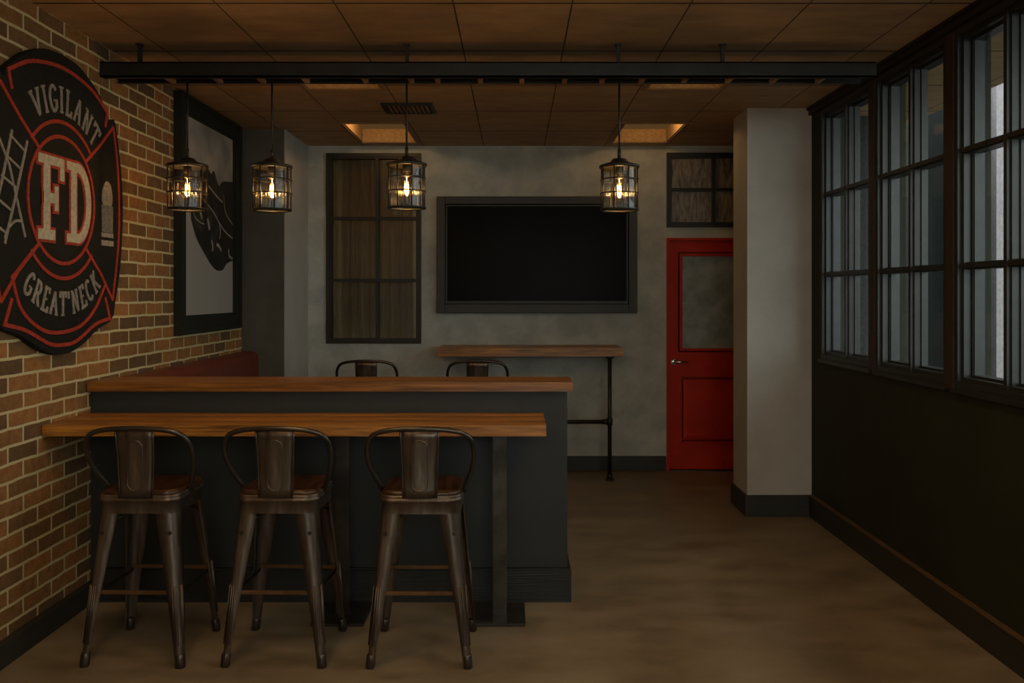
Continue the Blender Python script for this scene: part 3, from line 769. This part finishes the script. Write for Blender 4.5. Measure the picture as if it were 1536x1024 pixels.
# ------------------------------------------------------------------ plank table
tb = thing('bar_table', 'long thick plank bar table with steel posts, running from the brick wall', 'table', (0, 3.80, 0))
bm = bmesh.new(); nb = 5; tw = .405; yy = 0
for k in range(nb):
    w = tw / nb
    add_box(bm, XL + .003, .136, yy + .0012, yy + w - .0012, .873, .922 - .001 * (k % 2), mi=k % 2, bevel=.0025); yy += w
obj('tabletop', bm, [M['wood'], M['wood_b']], tb)
for x in (-.072, -.80):
    p = obj('post', boxes([(x - .032, x + .032, .205, .222, .012, .868), (x - .06, x + .06, .16, .27, .866, .873)]), M['gun_dark'], tb)
    obj('foot_plate', bx(x - .125, x + .117, .10, .375, 0, .014, bevel=.003), M['gun_dark'], p)

# ------------------------------------------------------------------ stools
def stool():
    t = thing('bar_stool', '', 'stool', (0, 0, 0), 0, 'tall metal bar stools with wooden seats')
    def lx(z): return .150 + (.204 - .150) * (1 - z / .66)
    for sx in (-1, 1):
        for sy in (-1, 1):
            bm = bmesh.new(); rings = []
            for z in [0, .02, .06, .12, .2, .3, .4, .5, .58, .63, .66]:
                f = z / .66
                w = .030 + .058 * f ** 1.25
                dd = .026 + .030 * f
                cxo, cyo = lx(z) + .006, lx(z) * .98 + .006           # outer corner
                # rounded L channel: outer skin and inner skin
                r = w * .55; th = .004
                outer = [(-w, 0), (-r, 0)] + [(-r + r * math.sin(a), -r + r * math.cos(a)) for a in (.35, .7, .87, 1.05, 1.3)] + [(0, -r), (0, -w)]
                inner = [(-th, -w), (-th, -r)] + [(-r + (r - th) * math.sin(a), -r + (r - th) * math.cos(a)) for a in (1.3, 1.05, .87, .7, .35)] + [(-r, -th), (-w, -th)]
                rings.append([(sx * (cxo + p), sy * (cyo + q), z) for p, q in outer + inner])
            loft(bm, rings, smooth=True)
            # pressed ribs near the bottom of the leg
            for k in range(3):
                off = -.012 - .008 * k
                P = [(sx * (lx(z) + .006 + off), sy * (lx(z) * .98 + .0075), z) for z in (.09, .2, .32)]
                add_tube(bm, P, .0018, 5)
                P = [(sx * (lx(z) + .0075), sy * (lx(z) * .98 + .006 + off), z) for z in (.09, .2, .32)]
                add_tube(bm, P, .0018, 5)
            lg = obj('leg', bm, M['gunmetal'], t)
            bm = bmesh.new()
            c0, c1 = lx(0) - .008, lx(.05) - .008
            def sq(c, h, z): return [(sx * (c + h * math.cos(2 * PI * k / 12)), sy * (c * .98 + h * math.sin(2 * PI * k / 12)), z) for k in range(12)]
            loft(bm, [sq(c0, .016, 0), sq(c0, .019, .006), sq(c1, .019, .05), sq(c1, .016, .055)])
            obj('rubber_foot', bm, M['gun_dark'], lg)
            if sy < 0:
                bm = bmesh.new(); z = .53
                add_tube(bm, [(sx * (lx(z) - .022), -(lx(z) * .98 + .002), z), (sx * (lx(z) - .022), -(lx(z) * .98 + .010), z)], .008, 10)
                obj('bolt', bm, M['gun_dark'], lg)
    # apron with an arched lower edge on every side, rounded corners
    def rsq(h, r, z, n=6):
        P = []
        for (cx, cyy, a0) in ((h - r, h - r, 0), (-h + r, h - r, 90), (-h + r, -h + r, 180), (h - r, -h + r, 270)):
            for k in range(n + 1):
                a = math.radians(a0 + 90 * k / n); P.append((cx + r * math.cos(a), cyy + r * math.sin(a), z))
        return P
    bm = bmesh.new(); loft(bm, [rsq(.163, .055, .608), rsq(.160, .055, .650), rsq(.166, .058, .655), rsq(.169, .06, .662), rsq(.166, .058, .668),
                                rsq(.163, .056, .670), rsq(.167, .058, .676), rsq(.163, .056, .683), rsq(.150, .05, .683), rsq(.150, .05, .62), rsq(.157, .052, .608), rsq(.163, .055, .608)], caps=False)
    obj('seat_pan', bm, M['gunmetal'], t)
    bm = bmesh.new(); loft(bm, [rsq(.158, .055, .676), rsq(.160, .056, .690), rsq(.155, .055, .698), rsq(.140, .05, .700), rsq(.10, .04, .696), rsq(.03, .015, .694)])
    obj('seat', bm, M['seatwood'], t)
    z = .292; c = lx(z) - .012
    for s in (-1, 1):
        tube = bmesh.new(); add_box(tube, -c, c, s * c - .004, s * c + .004, z - .009, z + .007, bevel=.002)
        obj('foot_rail', tube, M['rail'], t)
        tube = bmesh.new(); add_box(tube, s * c - .004, s * c + .004, -c, c, z - .022, z - .008, bevel=.002)
        obj('foot_rail', tube, M['gun_dark'], t)
    bm = bmesh.new(); q = lx(.56) - .015
    for s in (-1, 1):
        add_tube(bm, [(v.x, v.y, v.z) for v in catmull([(-q, -s * q, .555), (-q * .45, -s * q * .45, .590), (0, 0, .600 + .012 * s), (q * .45, s * q * .45, .590), (q, s * q, .555)], 4)], .006, 8)
    obj('cross_brace', bm, M['gun_dark'], t)
    # hoop
    Pr = [(.168, -.015, .668), (.178, -.045, .70), (.205, -.09, .77), (.218, -.125, .835), (.212, -.15, .89), (.185, -.168, .930), (.12, -.180, .950), (0, -.186, .957)]
    P = Pr + [(-x, y, zz) for x, y, zz in reversed(Pr[:-1])]
    bm = bmesh.new(); add_tube(bm, catmull(P, 5), .0105, 12)
    obj('back_hoop', bm, M['gun_dark'], t)
    bm = bmesh.new(); rings = []
    for k in range(9):
        f = k / 8; z = .672 + (.952 - .672) * f; y = -.166 - .018 * f + .010 * math.sin(PI * f); w = .066 + .010 * f
        row = []
        for i in range(9):
            u = -1 + i / 4; row.append((u * w, y - .006 * (1 - u * u), z))
        back = [(x, yy2 + .004, zz) for x, yy2, zz in reversed(row)]
        rings.append(row + back)
    loft(bm, rings)
    # pressed slot-shaped ridge
    P = []
    for a in range(0, 181, 20): P.append((.032 * math.cos(math.radians(a)), .88 + .028 * math.sin(math.radians(a))))
    for a in range(180, 361, 20): P.append((.032 * math.cos(math.radians(a)), .73 + .028 * math.sin(math.radians(a))))
    def ys(z, x): f = (z - .672) / .28; return -.166 - .018 * f + .010 * math.sin(PI * f) - .006 * (1 - (x / .07) ** 2) - .0005
    add_tube(bm, [(x, ys(z, x), z) for x, z in P], .0026, 6, closed=True)
    sp = obj('splat', bm, M['gunmetal'], t)
    bm = bmesh.new()
    for s in (-1, 1):
        add_tube(bm, [(s * (.067 + .010 * f), -.164 - .018 * f + .010 * math.sin(PI * f), .672 + .283 * f) for f in [k / 6 for k in range(7)]], .0045, 8)
    obj('splat_edge', bm, M['gun_dark'], sp)
    return t
sl = ['bar stool nearest the brick wall, drawn up to the plank table', 'middle one of the three bar stools at the plank table',
      'bar stool at the right end of the plank table, left of the flat steel post']
s0 = stool()
for i, (x, y, r) in enumerate(((-1.533, 3.675, -.03), (-.968, 3.675, -.02), (-.386, 3.665, 0))):
    s = s0 if i == 0 else dup(s0)
    s.location = (x, y, 0); s.rotation_euler = (0, 0, r); s['label'] = sl[i]
for x, y, r, l in ((-1.12, 6.68, 0, 'stool beyond the bar counter, below the tall back window, only its hoop back showing'),
                   (-.285, 6.68, 0, 'stool beyond the bar counter, beside the wall shelf under the television')):
    s = dup(s0, (x, y, 0), l); s.rotation_euler = (0, 0, r); s.scale = (1.04, 1.04, 1.04)

# ------------------------------------------------------------------ shelf table on the back wall
st = thing('shelf_table', 'narrow wooden wall shelf on black pipe legs below the television', 'shelf', (0, 6.93, 0))
bm = bmesh.new(); add_box(bm, -.62, .862, 0, YB - 6.93 - .003, .995, 1.066, bevel=.004)
obj('shelf_top', bm, M['wood'], st)
for x in (.758,):
    bm = bmesh.new(); add_tube(bm, [(x, .03, .012), (x, .03, .995)], .0165, 12); add_tube(bm, [(x, .03, .44), (x, .03, .50)], .023, 12)
    add_tube(bm, [(x, .03, .0), (x, .03, .012)], .036, 16); add_tube(bm, [(x, .03, .012), (x, .03, .05)], .022, 12); add_tube(bm, [(x, .03, .983), (x, .03, .995)], .034, 16)
    obj('pipe_leg', bm, M['black_metal'], st)
bm = bmesh.new(); add_tube(bm, [(-.02, .40, .47), (-.02, .05, .47), (0, .03, .47), (.758, .03, .47)], .0165, 12); add_tube(bm, [(.705, .03, .47), (.74, .03, .47)], .022, 12)
obj('pipe_stretcher', bm, M['black_metal'], st)

# ------------------------------------------------------------------ television
ts = thing('television_surround', 'wide charcoal box frame built round the television on the back wall', 'frame', (0, YB, 0))
x0, x1, z0, z1 = -.667, 1.034, 1.332, 2.322
s_ = 177.0
y_ = -.085
X0, X1, Z0, Z1 = -.66, 1.022, 1.336, 2.314
obj('frame', boxes([(X0, X0 + .07, y_, -.002, Z0, Z1), (X1 - .07, X1, y_, -.002, Z0, Z1), (X0 + .07, X1 - .07, y_, -.002, Z0, Z0 + .075), (X0 + .07, X1 - .07, y_, -.002, Z1 - .065, Z1)]), M['tv_frame'], ts, bevel=.004)
obj('back_panel', bx(X0 + .07, X1 - .07, -.02, -.002, Z0 + .07, Z1 - .06), M['tv_frame'], ts)
tv = thing('television', 'large switched-off black flat television set inside the charcoal frame', 'television', (0, YB - .02, 0))
a0, a1, c0_, c1_ = X0 + .076, X1 - .076, Z0 + .081, Z1 - .071
obj('casing', boxes([(a0, a0 + .012, -.05, 0, c0_, c1_), (a1 - .012, a1, -.05, 0, c0_, c1_), (a0 + .012, a1 - .012, -.05, 0, c0_, c0_ + .02), (a0 + .012, a1 - .012, -.05, 0, c1_ - .012, c1_), (a0 + .012, a1 - .012, -.02, 0, c0_ + .02, c1_ - .012)]), M['black_metal'], tv)
obj('screen', bx(a0 + .012, a1 - .012, -.044, -.02, c0_ + .02, c1_ - .012), M['screen'], tv)

# ------------------------------------------------------------------ light
wd = bpy.data.worlds.new('World'); SC.world = wd; wd.use_nodes = True
bg = wd.node_tree.nodes['Background']; bg.inputs['Color'].default_value = (.78, .83, .84, 1); bg.inputs['Strength'].default_value = 4.7

lamp_point('fill_light', (-.9, -.5, 1.95), 17, (1, .62, .27), .25)  # added warm fill behind the viewer, no fixture there
lamp_point('fill_light', (.9, -.5, 1.95), 17, (1, .62, .27), .25)

for x, y in coffers[4:]:  # fill light in the added recesses over the viewer
    l = bpy.data.lights.new('coffer_lamp', 'AREA'); l.shape = 'RECTANGLE'; l.size = CW - .05; l.size_y = CL * .75 - .05
    l.energy = 9; l.color = (1, .66, .33)
    o = bpy.data.objects.new('coffer_lamp', l); COL.objects.link(o); o.location = (x + CW / 2, y + CL * .375, H + .06)

for x, y in coffers[:4]:
    lamp_point('recess_light', (x + CW / 2, y + .22, H + .075), 3.6 if y > 6 else .6, (1, .58, .22), .03)

cam = bpy.data.cameras.new('camera'); co = bpy.data.objects.new('camera', cam); COL.objects.link(co)
co.location = (0, 0, 1.5); co.rotation_euler = (PI / 2, 0, 0)
cam.sensor_width = 36; cam.lens = 1300 / 1536 * 36
cam.shift_x = -5 / 1536; cam.shift_y = -72 / 1536
cam.clip_start = .05
SC.camera = co
SC.view_settings.view_transform = 'Standard'; SC.view_settings.look = 'None'
SC.view_settings.gamma = 1; SC.view_settings.exposure = 0
SC.cycles.max_bounces = 8; SC.cycles.transparent_max_bounces = 16
